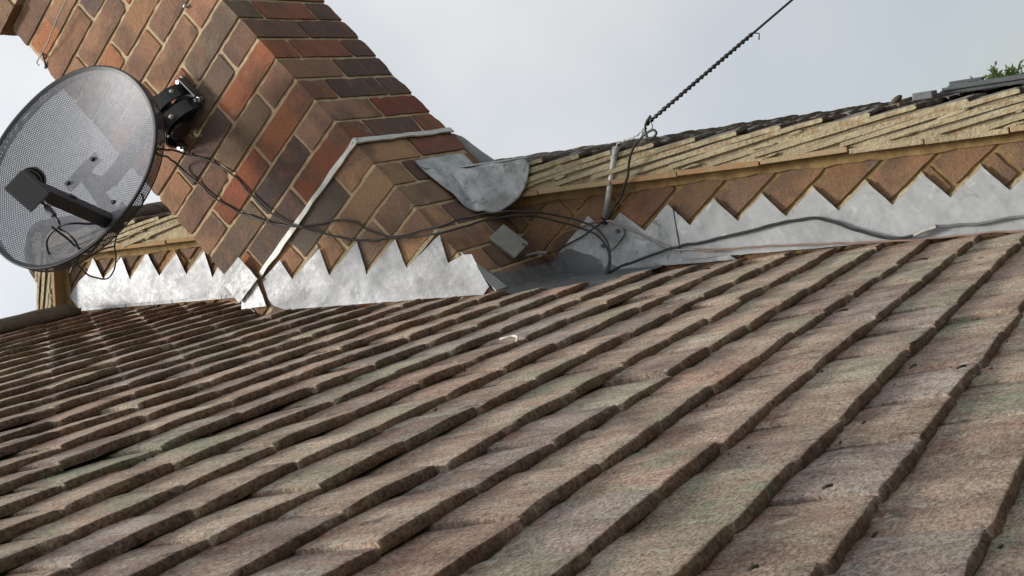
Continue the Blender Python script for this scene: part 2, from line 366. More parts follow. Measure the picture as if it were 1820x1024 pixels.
# ---------------------------------------------------------------- tile mesh stock
def tile_mesh(seed, rough=1.0, fine=True, T=.0135):
    nx, ny = (16, 12) if fine else (5, 4)
    Lx, Wy = .265, .162
    bm = bmesh.new(); h = Wy / 2
    tilt = nv((seed, 1, 2), 1.3) * .0035; cam_ = .0012 + .0014 * nv((seed, 5, 2), 1.7)
    def top(x, y):
        s = x / Lx                                      # 0 at the tail, -1 at the head
        z = -.0045 * (s + .45) ** 2 * 2.2 - cam_ * (y / h) ** 2 + tilt * y / h
        return z + rough * (nv((x, y, seed), 14) * .0016 + nv((x, y, seed), 55) * .0009)
    prof = []
    xs = [-Lx + (Lx - .012) * i / nx for i in range(nx)] + [-.012, -.006, -.0018]
    for x in xs: prof.append((x, 'T', 0))
    prof += [(.0, 'E', .32), (.0006, 'E', .65), (-.0008, 'B', 0), (-.05, 'B', 0), (-Lx, 'B', 0)]
    cols = []
    for j in range(ny + 1):
        y = -h + Wy * j / ny; e = max(0, abs(y) / h - .88) / .12
        row = []; tail = rough * (nv((0, y, seed + 7), 26) * .0035 + nv((0, y, seed + 3), 90) * .0016) - e * e * .0022 * (1 + 3 * nv((y, seed, 1), 9))
        for x, k, q in prof:
            tz = top(x, y); rr = max(0, (x + .012) / .012); xx = x + (tail * max(0, 1 + x / .05) if x > -.05 else 0)
            if k == 'T': z = tz - .0011 * rr ** 3 - e * e * .0012
            elif k == 'E': z = top(0, y) - .0013 - (T - .002) * q - e * e * .001; xx += rough * nv((y, q, seed), 70) * .0022
            else: z = top(x, y) - T
            row.append(bm.verts.new((xx, y, z)))
        cols.append(row)
    m = len(prof)
    for a, b in zip(cols, cols[1:]):
        for k in range(m): bm.faces.new((a[k], a[(k + 1) % m], b[(k + 1) % m], b[k]))
    bm.faces.new(cols[0][::-1]); bm.faces.new(cols[-1])
    bmesh.ops.recalc_face_normals(bm, faces=bm.faces)
    me = bpy.data.meshes.new('tile'); bm.to_mesh(me); bm.free()
    for p in me.polygons: p.use_smooth = len(p.vertices) == 4
    me.set_sharp_from_angle(angle=math.radians(36))
    return me
TM = [tile_mesh(i * 7.3) for i in range(14)]
for me in TM: me.materials.append(M_tile)
TPAL = [((.55, .45, .37), 5), ((.5, .41, .34), 5), ((.58, .49, .4), 3), ((.42, .345, .3), 4), ((.54, .41, .335), 2), ((.48, .455, .37), 2), ((.47, .41, .375), 3)]

# ---------------------------------------------------------------- lower roof
LR = math.hypot(1, RS); E1 = V((1, 0, -RS)) / LR; NR = V((RS, 0, 1)) / LR; EY = V((0, 1, 0)); RO = V((0, 0, -.955))
def roofp(s, y, h=0): return RO + E1 * s + EY * y + NR * h
def roof_at(u, v, h=0): return at(u, v, NR, NR.dot(RO) + h)
SK = .026; TILT = math.atan(.0155 / .1)
lr = thing('tiled_roof', 'weathered plain clay tile roof sloping up to the lead flashed wall', 'roof', (-1.36, 0, -6.0))
tiles = []
def ymax(s):
    if s < -.73: return .315
    if s < .02: return -.012
    if s < .09: return .03
    if s < .19: return .05
    if s < .29: return .07
    if s < .40: return .19
    if s < .50: return .235
    if s < .58: return .285
    return .312
for i in range(-27, 9):
    s0 = .925 + .1 * i
    if s0 < -1.69: continue
    ym = ymax(s0); j0 = -.0825 * (i % 2)
    edges = [y for y in (.3125 + j0 - .165 * k + random.uniform(-.002, .002) for k in range(-1, 15))]
    for a, b in zip(edges, edges[1:]):
        hi = min(a, ym); wd = hi - b
        if wd < .03: continue
        yc = (hi + b) / 2; sc = s0 + SK * (yc - .3)
        tiles.append((sc, yc, wd))
cand = []
for sc, yc, wd in tiles:
    p = roofp(sc - .05, yc); u, v, z = proj(p)
    ins = z > .2 and -110 < u < 1930 and -60 < v < 1130
    cand.append(((1 if ins else 0) * 10 + 1 / max(z, .2), sc, yc, wd))
cand.sort(reverse=True)
def tile_matrix(sc, yc, wd, a=1.0):
    cut = min(1, (sc + 1.755) / .265)
    sc += random.gauss(0, .002) * a + (random.uniform(.004, .009) if random.random() < .05 else 0); h = random.gauss(0, .0011) * a
    return basis(E1, EY, NR, roofp(sc, yc, h)) @ Matrix.Rotation(-SK + random.gauss(0, .006) * a, 4, 'Z') @ Matrix.Rotation(-TILT + random.gauss(0, .008) * a, 4, 'Y') @ Matrix.Rotation(random.gauss(0, .012) * a, 4, 'X') @ Matrix.Diagonal((cut, (wd - .003) / .162, 1, 1))
rest = bmesh.new()
for k, (key, sc, yc, wd) in enumerate(cand):
    M = tile_matrix(sc, yc, wd)
    if k < 298:
        o = put('tile', random.choice(TM), lr, None, M); cc = random.choices([p[0] for p in TPAL], [p[1] for p in TPAL])[0]; j = random.uniform(.88, 1.12)
        o.color = (cc[0] * j * 1.12, cc[1] * j * 1.04, cc[2] * j * .97, 1)
    else:
        t = bmesh.new(); t.from_mesh(TM[k % 14]); t.transform(M); me = bpy.data.meshes.new('t'); t.to_mesh(me); t.free(); rest.from_mesh(me); bpy.data.meshes.remove(me)
# the far slope and the outlying tiles, never seen from near the photograph's view
for i in range(1, 17):
    for j in range(13):
        x = -1.36 - .077 * i; M = basis(V((-1, 0, -RS)) / LR, V((0, -1, 0)), V((-RS, 0, 1)) / LR, V((x, .22 - .165 * j - .0825 * (i % 2), .171 - RS * .077 * i))) @ Matrix.Rotation(-TILT, 4, 'Y') @ Matrix.Diagonal((min(1, .098 * i / .265), 1, 1, 1))
        t = bmesh.new(); t.from_mesh(TM[(i + j * 5) % 14]); t.transform(M); me = bpy.data.meshes.new('t'); t.to_mesh(me); t.free(); rest.from_mesh(me); bpy.data.meshes.remove(me)
o = bmo('outlying_tiles', rest, M_tile, lr); o['kind'] = 'stuff'; o.color = (.33, .265, .21, 1)
bm = bmesh.new()
for sg in (1, -1):
    a = [V((-1.36, y, .171 - .05)) for y in (.326, -2.1)]; b = [V((-1.36 + sg * (2.95 if sg > 0 else 1.4), y, .121 - RS * (2.95 if sg > 0 else 1.4))) for y in (-2.1, .326)]
    f = bm.faces.new([bm.verts.new(p) for p in a + b])
bmo('roof_underlay', bm, M_moss, lr)
def ridge_tile(parent, p, ax, r, L, mat, name='ridge_tile', flat=.8):
    bm = bmesh.new(); sd = ax.cross(V((0, 0, 1))).normalized(); n = 14; rows = []
    for k in range(9):
        t = k / 8; rr = r * (1 + (.0 if k < 8 else -.02))
        row = []
        for i in range(n + 1):
            a = math.pi * i / n; q = p + ax * (L * t) + sd * math.cos(a) * rr + V((0, 0, math.sin(a) * rr * flat))
            q += V((0, 0, 1)) * nv(q, 20) * .003
            row.append(bm.verts.new(q))
        rows.append(row)
    for a, b in zip(rows, rows[1:]):
        for i in range(n): bm.faces.new((a[i], a[i + 1], b[i + 1], b[i]))
    e = [x for x in bm.edges if x.is_boundary]
    g_ = bmesh.ops.extrude_edge_only(bm, edges=e)
    for v in [x for x in g_['geom'] if isinstance(x, bmesh.types.BMVert)]:
        c = p + ax * ax.dot(v.co - p); d = v.co - c; v.co = c + d * .86
    ends = [rows[0], rows[-1]]
    return bmo(name, bm, mat, parent, True)
for k in range(5): ridge_tile(lr, V((-1.36, .245 - .455 * k, .083)), V((0, -1, 0)), .108, .45, M_ridge, 'ridge_tile', .88)

# ---------------------------------------------------------------- lead flashings
def lead_sheet(name, poly, fn, mat, parent, th=.0022, amp=.0018, grid=.016, seed=0, edge=.0016):
    bm = bmesh.new(); f = bm.faces.new([bm.verts.new((p[0], 0, p[1])) for p in poly])
    xs = [p[0] for p in poly]; zs = [p[1] for p in poly]
    for ax, lo, hi in ((0, min(xs), max(xs)), (2, min(zs), max(zs))):
        n = int((hi - lo) / grid)
        for k in range(1, n + 1):
            no = [0, 0, 0]; no[ax] = 1; p = [0, 0, 0]; p[ax] = lo + (hi - lo) * k / (n + 1)
            bmesh.ops.bisect_plane(bm, geom=bm.verts[:] + bm.edges[:] + bm.faces[:], plane_co=p, plane_no=no, dist=1e-5)
    for v in bm.verts:
        q = v.co.copy(); d = (nv(q, 14, seed) + .6 * nv(q, 38, seed + 3)) * amp + abs(nv(q, 9, seed + 1)) * amp
        v.co = fn(q.x + nv(q, 45, seed + 8) * edge, q.z + nv(q, 45, seed + 4) * edge, d)
    o = bmo(name, bm, mat, parent, True)
    md = o.modifiers.new('thickness', 'SOLIDIFY'); md.thickness = th; md.offset = 0; o.modifiers.new('crisp', 'EDGE_SPLIT').split_angle = math.radians(40)
    return o
def front(y0, lean=0):
    def f(x, z, d):
        k = max(0, min(1, (rz(x) + .05 - z) / .05)); return V((x, y0 - d - lean * k, z))
    return f
def stairs(xs, n0, x_end, right=True):
    # from the first apex: down the vertical cut, along the bed joint
    out = []
    for i, x in enumerate(xs):
        z = -.0135 - .075 * (n0 + i)
        out += [(x, z), (x, z - .075)]
    return out
# chimney front: teeth cut to the bed joints
def wallpts(px, y): return [(q.x, q.z) for q in (aty(u, v, y) for u, v in px)]
pts = wallpts([(466, 498), (498, 463), (520, 497), (567.7, 441.6), (586, 490), (634.3, 429.5), (651, 488), (702.4, 425), (722, 477), (781, 417.4), (797, 468), (822, 453), (838, 452)], -.007) + [(.004, -.945)]
pts += [(x, rz(x) - .008) for x in [-.02 - .05 * k for k in range(10)]] + [(-.497, -.531)]
lead_sheet('step_flashing', pts, front(-.006, 0), M_lead, ch, seed=2)
# wrap at the right-hand foot of the chimney front
lead_sheet('apron_wing', [(-.004, -.84), (-.004, -.962), (.052, -.962), (.04, -.925), (.022, -.878)], lambda x, z, d: V((.0085 + d, x, z)), M_lead_old, ch, seed=5, grid=.012)
# left-hand corner pieces
lead_sheet('corner_patch', [(-.556, -.379), (-.468, -.384), (-.466, -.463), (-.562, -.461)], lambda x, z, d: V((x, -.017 - d * 1.5, z)), M_bsc, ch, seed=8, grid=.012, th=.003)
lead_sheet('corner_apron', [(-.552, -.455), (-.48, -.458), (-.492, -.494), (-.503, -.528), (-.575, -.472)], lambda x, z, d: V((x, -.0085 - d * 1.4 - .01 * max(0, (-.47 - z) / .06), z)), M_bsc, ch, seed=9, grid=.012)
lead_sheet('corner_return', [(.002, -.383), (.31, -.383), (.31, -.62), (.002, -.5)], lambda x, z, d: V((-W - .006 - d, x, z)), M_lead, ch, seed=10, grid=.03)
# tray lip standing out of the bed joint below course 6
bm = bmesh.new()
def lip(bm, a, b, out, n=26):
    prev = None
    for i in range(n + 1):
        p = a.lerp(b, i / n); k = nv(p, 16); o1 = .008 + .003 * k; dz = .012 + .004 * nv(p, 23, 3)
        q = [bm.verts.new(p - out * .006), bm.verts.new(p + out * o1 + V((0, 0, .001 + .002 * k))), bm.verts.new(p + out * (o1 + .001) - V((0, 0, dz))), bm.verts.new(p + out * (o1 - .003) - V((0, 0, dz + .001))), bm.verts.new(p + out * (o1 - .004) - V((0, 0, .004))), bm.verts.new(p - out * .006 - V((0, 0, .004)))]
        if prev:
            for k2 in range(6): bm.faces.new((prev[k2], prev[(k2 + 1) % 6], q[(k2 + 1) % 6], q[k2]))
        else: bm.faces.new(q)
        prev = q
    bm.faces.new(prev[::-1])
lip(bm, V((-.462, 0, -.4515)), V((.011, 0, -.4515)), V((0, -1, 0))); lip(bm, V((0, -.011, -.4515)), V((0, D + .004, -.4515)), V((1, 0, 0)), 20)
bmo('tray_lip', bm, mat_lead('tray lead', (.6, .6, .56), .5, .2), ch, False)
# dark upstand on the right side of the chimney foot and the gutter sheet beside it
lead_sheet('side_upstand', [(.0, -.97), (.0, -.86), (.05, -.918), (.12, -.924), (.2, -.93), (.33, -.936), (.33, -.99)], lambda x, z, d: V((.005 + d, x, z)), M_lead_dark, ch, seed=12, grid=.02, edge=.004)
bm = bmesh.new()
rows = []
for i in range(13):
    s = -.03 + .33 * i / 12; row = []
    for j in range(13):
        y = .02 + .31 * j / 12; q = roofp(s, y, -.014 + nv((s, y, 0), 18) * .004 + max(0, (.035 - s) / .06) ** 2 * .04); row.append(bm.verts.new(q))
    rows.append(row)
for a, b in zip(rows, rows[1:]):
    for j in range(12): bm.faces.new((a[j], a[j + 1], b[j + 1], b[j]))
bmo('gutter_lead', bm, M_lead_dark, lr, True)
# gable wall, right of the chimney: two overlapping sheets
def wallfn(y0):
    def f(x, z, d):
        k = max(0, min(1, (rz(x) + .045 - z) / .045)); return V((x, y0 - d, z))
    return f
RX = [.245, .340, .430, .519, .612, .704, .799, .893, .985, 1.077, 1.17, 1.262, 1.354]      # vertical cuts, notch level n = 14..
left_top = [(.0045, -.945), (.05, -.938), (.168, -.933), (.175, -.988), (.236, -.9885), (.246, -1.0635), (.325, -1.0635)]
lowl = lambda a, b, o=-.006: [(a + (b - a) * k / 8, rz(a + (b - a) * k / 8) + o) for k in range(9)]
lead_sheet('step_flashing', left_top + lowl(.36, .0045, -.02), wallfn(YW - .0085), M_sad, gw, seed=20, amp=.003)
lead_sheet('valley_shade_grime', [(.004, -.947), (.05, -.941), (.075, -.955), (.082, -.985), (.103, -1.005), (.108, -1.03), (.13, -1.05), (.13, -1.085), (.004, -.982)], wallfn(YW - .0105), M_lead_dark, gw, seed=22, amp=.002, edge=.008, grid=.01)  # added dark sheet: chimney shade and dirt painted as lead colour
pts = [(.297, -1.0635)]
for i, x in enumerate(RX[1:], 1): pts += [(x - .003, -1.0635 - .075 * (i - 1)), (x, -1.0635 - .075 * i)]
xe = RX[-1] + .06; pts += [(xe, -1.0635 - .075 * (len(RX) - 1))]
lead_sheet('step_flashing', pts + lowl(xe, .268), wallfn(YW - .0115), M_lead_old, gw, seed=24, amp=.0012)
# gable wall, left of the chimney
pts = wallpts([(140, 500), (154.8, 486), (165.5, 458), (184, 497), (215.6, 457), (231.4, 497.6), (260.4, 449.5), (283.5, 491), (313, 451), (331.7, 487.7), (362.6, 447), (377.8, 494), (386, 477)], YW - .008)
pts = [(-1.325, pts[0][1])] + pts + [(-.553, pts[-1][1] - .02)]
lead_sheet('step_flashing', pts + lowl(-.556, -1.325, .008), wallfn(YW - .007), M_lead, gw, seed=30, amp=.0016)
def pointing(a, b, y, parent):
    bm = bmesh.new(); prev = None
    for i in range(9):
        t = i / 8; x = a[0] + (b[0] - a[0]) * t; z = max(a[1], b[1]) - .001; k = nv((x, y, z), 60); h = .008 + .004 * k
        q = [bm.verts.new(p) for p in (V((x, y + .008, z - .004)), V((x, y - .004 - .0015 * k, z - .003)), V((x, y - .003, z + h * .7)), V((x, y + .008, z + h)))]
        if prev:
            for m_ in range(4): bm.faces.new((prev[m_], prev[(m_ + 1) % 4], q[(m_ + 1) % 4], q[m_]))
        else: bm.faces.new(q)
        prev = q
    bm.faces.new(prev[::-1]); bmo('pointing', bm, M_verge, parent)
fp = wallpts([(520, 497), (567.7, 441.6), (586, 490), (634.3, 429.5), (651, 488), (702.4, 425), (722, 477), (781, 417.4)], -.007)
for k in range(0, 8, 2): pointing(fp[k], fp[k + 1], -.001, ch)
for k in range(len(RX) - 1):
    if k: pointing((RX[k], -1.0635 - .075 * k), (RX[k + 1] - .003, -1.0635 - .075 * k), YW - .002, gw)
fp = wallpts([(184, 497), (215.6, 457), (231.4, 497.6), (260.4, 449.5), (283.5, 491), (313, 451), (331.7, 487.7), (362.6, 447)], YW - .008)
for k in range(0, 8, 2): pointing(fp[k], fp[k + 1], YW - .002, gw)
bm = bmesh.new(); tube(bm, [aty(1195, 364, YW - .0135), aty(1203, 412, YW - .0135), aty(1210, 450, YW - .0135)], .0012, 6); bmo('lap_shadow', bm, M_black, gw)  # thin black tube drawn as the shadow gap of the sheet lap
# soakers: small bright sheets turned up behind the tiles
def soaker(parent, x, y, w=.0, mat=M_lead):
    bm = bmesh.new(); a = V((x, y, rz(x))); e = E1 * .098
    P = [a + NR * -.004, a + e + NR * -.004, a + e + NR * .038, a + NR * .038]
    f = bm.faces.new([bm.verts.new(p) for p in P]); r = bmesh.ops.extrude_face_region(bm, geom=[f]); bmesh.ops.translate(bm, vec=(0, .002, 0), verts=[q for q in r['geom'] if isinstance(q, bmesh.types.BMVert)])
    return bmo('soaker', bm, mat, parent)
for k in range(10): soaker(gw, -1.325 + .077 * k, YW - .005 - .0012 * (k % 2))
for k in range(14): soaker(gw, .30 + .077 * k, YW - .005 - .0012 * (k % 2))
for k in range(0): soaker(ch, -.47 + .077 * k, -.0035 - .001 * (k % 2))

# lead saddle folded from the chimney side over the verge
def loft(name, top, bot, mat, parent, n=22, m=10, bulge=None, th=.003, seed=0, amp=.003):
    def res(P, n):
        L = [0]
        for a, b in zip(P, P[1:]): L.append(L[-1] + (b - a).length)
        out = []
        for i in range(n + 1):
            t = L[-1] * i / n
            for k in range(len(P) - 1):
                if t <= L[k + 1] + 1e-9: out.append(P[k].lerp(P[k + 1], (t - L[k]) / max(1e-9, L[k + 1] - L[k]))); break
        return out
    A, B = res(smooth_path(top, 4), n), res(smooth_path(bot, 4), n); bm = bmesh.new(); rows = []
    for j in range(m + 1):
        t = j / m; row = []
        for i in range(n + 1):
            p = A[i].lerp(B[i], t)
            if bulge: p = p + bulge(i / n, t)
            d = nv(p, 20, seed) * amp; p = p + V((d, -d, d * .4)); row.append(bm.verts.new(p))
        rows.append(row)
    for a, b in zip(rows, rows[1:]):
        for i in range(n): bm.faces.new((a[i], a[i + 1], b[i + 1], b[i]))
    o = bmo(name, bm, mat, parent, True); md = o.modifiers.new('thickness', 'SOLIDIFY'); md.thickness = th; md.offset = 0; return o
vt = lambda x: ZA + .116 - VS * (x - AX)
top = [V((.007, .149, -.546)), V((.007, .2, -.546)), V((.009, .25, -.549)), V((.03, .262, vt(.03) + .006)), V((.075, .264, vt(.075) + .005)), V((.12, .265, vt(.12) + .004)), V((.172, .268, vt(.172) + .002))]
bot = [V((.007, .152, -.552)), V((.007, .158, -.608)), V((.008, .175, -.664)), V((.009, .192, -.724)), V((.012, .232, -.745)), V((.022, .256, -.764)), V((.071, .262, -.778)), V((.12, .266, -.777)), V((.15, .268, -.762)), V((.173, .269, -.744))]

lead_sheet('saddle_upstand', [(.149, -.546), (.385, -.546), (.385, -.605), (.262, -.605), (.15, -.57)], lambda x, z, d: V((.0085 + d, x, z)), M_sad, ch, seed=44, grid=.02)
lead_sheet('saddle_cover', [(.004, .262), (.15, .262), (.14, .4), (.004, .4)], lambda x, z, d: V((x, z, vt(x) + .007 + d)), M_sad, ch, seed=45, grid=.02)
loft('lead_saddle', top, bot, M_sad, ch, n=44, m=18, seed=4, amp=.0035, bulge=lambda a, t: V((-.55, .8, -.1)) * (.010 * math.exp(-((a - .40 - .05 * t) / .05) ** 2) - .006 * math.exp(-((a - .52) / .05) ** 2)) * min(1, 3 * t) + V((nv((a, t, 0), 9, 3), 0, nv((a, t, 0), 11))) * .005 * t)
lead_sheet('back_upstand', [(-.004, -.462), (.012, -.49), (.034, -.62), (-.02, -.64), (-.02, -.5)], lambda x, z, d: V((x, D + .012 - d * .5, z)), M_lead_old, ch, seed=40, grid=.015)

# ---------------------------------------------------------------- main roof with its verge
mr_ = thing('main_roof', 'main house roof with mortared verge of stacked dark tiles', 'roof', (AX, YW, -6.2))
VL = math.hypot(1, VS)
VM = tile_mesh(3.1, 1, True); VMS = [tile_mesh(60 + i * 5.1, 1.4, True, .0108) for i in range(6)]
for me in VMS:
    me.materials.append(M_tile_dark); me.materials.append(M_verge)
    for p in me.polygons:
        if p.normal.y < -.6 or p.center.y < -.078: p.material_index = 1
TMD = [tile_mesh(90 + i * 3.3, 1.2, False) for i in range(5)]
YV = .28
stuff = bmesh.new()
UCL = [mat_mortar('undercloak clay', (.36, .2, .11), (.33, .26, .14)), M_verge, mat_mortar('undercloak pale clay', (.4, .27, .16), (.36, .3, .18))]
for sg in (1, -1):
    E = V((sg, 0, -VS)) / VL; N = V((sg * VS, 0, 1)) / VL; EYs = N.cross(E)
    top0 = V((AX, 0, ZA + .116))
    for i in range(0, 44 if sg > 0 else 30):
        sdist = .06 + .1 * i
        for j in range(0, 10 if sg > 0 else 5):
            y = YV + .081 + .165 * j - (.0825 * (i % 2) if j else 0)
            wd = .162
            if j == 0 and i % 2: wd = .0815; y = YV + .04
            if j and i % 2 == 0: y += 0
            # leave room for the stack
            P = top0 + E * sdist + V((0, y, 0))
            if -W - .03 < P.x - .0 and P.x - .2 < .03 and y < D + .1 and P.x < .1 : 
                if P.x < .07: continue
            M = basis(E, EYs if sg > 0 else EYs, N, P + N * random.gauss(0, .001)) @ Matrix.Rotation(random.gauss(0, .008), 4, 'Z') @ Matrix.Rotation(-TILT + random.gauss(0, .008), 4, 'Y') @ Matrix.Rotation(random.gauss(0, .01), 4, 'X')
            cutx = min(1, (sdist + .01) / (.376 if j == 0 else .265))
            if j == 0 and sg > 0 and P.x > 0:
                av = (P.x - .12) * VL
                if av < .05: continue
                cutx = min(1, av / .376)
            M = M @ Matrix.Diagonal((cutx * (1.42 if j == 0 else 1), 1, 1, 1))
            vis = sg > 0 and 0 <= P.x < 1.35 or (sg > 0 and j == 0) or (sg < 0 and j == 0 and i < 12)
            if vis and j < 6:
                o = put('verge_tile' if j == 0 else 'tile', random.choice(VMS) if j == 0 else random.choice(TMD), mr_, None, M @ Matrix.Diagonal((1, (wd / .162) * (1 if sg > 0 else -1) if j == 0 and sg < 0 else wd / .162, 1, 1)))
                if j == 0 and sg < 0: pass
                o.color = (.5, .45, .4, 1)
            else:
                t = bmesh.new(); t.from_mesh(TMD[(i + j) % 5]); t.transform(M); me = bpy.data.meshes.new('t'); t.to_mesh(me); t.free(); stuff.from_mesh(me); bpy.data.meshes.remove(me)
for me in TMD: me.materials.append(M_tile_dark)
o = bmo('far_tiles', stuff, M_tile_dark, mr_); o['kind'] = 'stuff'; o.color = (.5, .45, .4, 1)
for xe, sd in ((2.8, 1), (-3.4, 2)):
    bm = bmesh.new(); verge_strip(bm, AX, xe, .012, .095, YV + .009, YV + .12, .03, .004, sd); bmo('verge_mortar', bm, M_verge, mr_)
    # undercloak: short flat tiles bedded under the mortar
    sg = 1 if xe > 0 else -1; E = V((sg, 0, -VS)) / VL; N = V((sg * VS, 0, 1)) / VL
    t = 0.0
    while t < 4.4:
        L = random.choice((.163, .17, .16, .2)); bm = bmesh.new()
        box(bm, basis(E, N.cross(E), N, V((AX, YV + .05, ZA)) + E * (t + L / 2) + N * (.006 + random.gauss(0, .0012))) @ Matrix.Rotation(random.gauss(0, .01), 4, 'Y'), L - .003, .1 + random.uniform(-.004, .004), .012, .002)
        o = bmo('undercloak_tile', bm, random.choice(UCL), mr_); t += L
bm = bmesh.new(); random.seed(31)
for k in range(60):
    x = random.uniform(AX - .35, 1.5); h = random.uniform(.016, .088); E = V((1 if x > AX else -1, 0, -VS)) / VL
    q = bmesh.ops.create_icosphere(bm, subdivisions=2, radius=1, matrix=Matrix.Translation(V((x, YV + .0035, vz(x) + h))) @ Matrix.Rotation(math.atan(VS) * (1 if x > AX else -1) - random.uniform(.05, .25), 4, 'Y') @ Matrix.Diagonal((random.uniform(.012, .045), .006, random.uniform(.0025, .006), 1)))
    for v in q['verts']: v.co += V((nv(v.co, 60), nv(v.co, 60, 5) * .6, nv(v.co, 60, 9))) * .0045
o = bmo('mortar_smears', bm, M_verge, mr_, True); o['kind'] = 'stuff'
bm = bmesh.new()
for sg in (1, -1):
    x = 4 if sg > 0 else 3; P = [V((AX, YV + .03, ZA + .045)), V((AX, 1.9, ZA + .045)), V((AX + sg * x, 1.9, ZA + .045 - VS * x)), V((AX + sg * x, YV + .03, ZA + .045 - VS * x))]
    bm.faces.new([bm.verts.new(p) for p in P])
bmo('roof_underlay', bm, M_moss, mr_)
for k in range(4): ridge_tile(mr_, V((AX, YV + .0 + .455 * k, ZA + .02)), V((0, 1, 0)), .115, .45, M_ridge, 'ridge_tile', .95)

# ---------------------------------------------------------------- satellite dish
az, el = math.radians(21.9), math.radians(13.9)
DN = V((math.sin(az) * math.cos(el), -math.cos(az) * math.cos(el), math.sin(el))); DX = V((math.cos(az), math.sin(az), 0)); DY = DN.cross(DX)
if DY.z < 0: DY = -DY
DC = V((-.4194, -.3595, -.0504)); DA, DB = .262, .233
sd = thing('satellite_dish', 'dark grey perforated satellite dish bolted to the chimney front', 'satellite dish', DC)
def dp(x, y, d): return DC + DX * x + DY * y + DN * d
def rr_(x, y): return (abs(x / DA) ** 2.15 + abs(y / DB) ** 2.15) ** (1 / 2.15)
def bowl(x, y): return -.058 * (1 - min(1, rr_(x, y)) ** 2)
def hexgrid(bm, cells, p, hole, fn):
    vm = {}
    def vert(x, y):
        k = (round(x / p * 12), round(y / p * 12))
        if k not in vm: vm[k] = bm.verts.new(fn(x, y))
        return vm[k]
    R_ = p / math.sqrt(3)
    for cx, cy in cells:
        o = [vert(cx + R_ * math.sin(a), cy + R_ * math.cos(a)) for a in (k * math.pi / 3 for k in range(6))]
        h = [bm.verts.new(fn(cx + hole * math.sin(a), cy + hole * math.cos(a))) for a in (k * math.pi / 3 for k in range(6))]
        for k in range(6):
            try: bm.faces.new((o[k], o[(k + 1) % 6], h[(k + 1) % 6], h[k]))
            except ValueError: pass
p = .005; cells = []
for j in range(-70, 71):
    for i in range(-70, 71):
        x = (i + .5 * (j % 2)) * p; y = j * p * math.sqrt(3) / 2
        if rr_(x, y) < .975: cells.append((x, y))
bm = bmesh.new(); hexgrid(bm, cells, p, p * .218, lambda x, y: dp(x, y, bowl(x, y))); bmo('reflector', bm, M_dish, sd, True)
# rim: narrow solid band, then a perforated lip turned back
N_ = 160
def rim(t, k):
    c, s = math.cos(t), math.sin(t); q = (abs(c) ** 2.15 + abs(s) ** 2.15) ** (-1 / 2.15); return DA * c * q * k, DB * s * q * k
bm = bmesh.new(); rings = []
for k, d in ((.962, bowl(DA * .962, 0) + .0006), (.985, -.0008), (1.0, .0012), (1.006, -.001), (1.006, -.006)):
    rings.append([bm.verts.new(dp(*rim(2 * math.pi * i / N_, k), d)) for i in range(N_)])
for a, b in zip(rings, rings[1:]):
    for i in range(N_): bm.faces.new((a[i], a[(i + 1) % N_], b[(i + 1) % N_], b[i]))
bmo('rim', bm, M_rim, sd, True)
per = 1.56; nc = int(per / .0044); cells = [((i + .5 * (j % 2)) * (per / nc), -.0075 - j * (per / nc) * .866) for j in range(6) for i in range(nc)]
bm = bmesh.new(); hexgrid(bm, cells, per / nc, .00115, lambda x, y: dp(*rim(2 * math.pi * x / per, 1.005 + .12 * y), y)); 
r0 = [[bm.verts.new(dp(*rim(2 * math.pi * i / N_, k), d)) for i in range(N_)] for k, d in ((1.0015, -.0285), (1.001, -.033), (.985, -.034))]
for a, b in zip(r0, r0[1:]):
    for i in range(N_): bm.faces.new((a[i], a[(i + 1) % N_], b[(i + 1) % N_], b[i]))
bmo('lip', bm, M_rim, sd, True)
# backing bracket seen through the mesh, and its screws
bm = bmesh.new()
def plate(bm, a, b, wdt, d0=-.064, th=.006):
    A, B = V(a), V(b); e = (B - A).normalized(); L = (B - A).length
    X_ = DX * e.x + DY * e.y; Y_ = DN.cross(X_)
    box(bm, basis(X_, Y_, DN, dp((A.x + B.x) / 2, (A.y + B.y) / 2, d0)), L, wdt, th, .001)
plate(bm, (.055, .01), (-.055, .01), .032); plate(bm, (.0, .02), (.0, -.165), .034, -.068); plate(bm, (.04, -.16), (-.04, -.16), .022, -.062)
bmo('back_bracket', bm, M_dish, sd)
for x, y in ((.0426, .007), (-.043, .0106), (.033, -.158), (-.033, -.158)):
    bm = bmesh.new(); bmesh.ops.create_cone(bm, cap_ends=True, segments=10, radius1=.006, radius2=.0045, depth=.006, matrix=basis(DX, DY, DN, dp(x, y, bowl(x, y) + .003))); bmo('screw', bm, M_black, sd)
# feed arm and LNB
def bar(bm, a, b, wd, ht, bev=.003):
    e = (b - a).normalized(); Y_ = DX; Z_ = e.cross(Y_).normalized(); box(bm, basis(e, Y_, Z_, (a + b) / 2), (b - a).length, wd, ht, bev)
bm = bmesh.new(); bar(bm, dp(0, -.193, -.055), dp(0, -.203, .225), .03, .034, .004); bmo('feed_arm', bm, M_black, sd)
bm = bmesh.new(); bar(bm, dp(0, -.178, .05), dp(0, -.182, .13), .02, .008, .002); box(bm, basis(DN, DX, DY, dp(0.016, -.19, .11)), .02, .004, .008, .001); bmo('arm_cover', bm, M_dgrey, sd)
ln = bmesh.new()
ax = (dp(0, -.13, .15) - dp(0, -.235, .265)).normalized()          # horn looks back into the bowl
lc = dp(0, -.222, .25)
LZ = ax; LXv = DX; LYv = LZ.cross(LXv)
box(ln, basis(LXv, LYv, LZ, lc), .05, .07, .038, .005)
lnb = bmo('lnb', ln, plain('dark lnb plastic', (.022, .023, .026), .45), sd)
bm = bmesh.new(); box(bm, basis(LXv, LYv, LZ, lc - LZ * .021), .054, .074, .012, .003); bmo('back_cover', bm, plain('grey lnb cover', (.085, .09, .1), .5), lnb)
bm = bmesh.new()
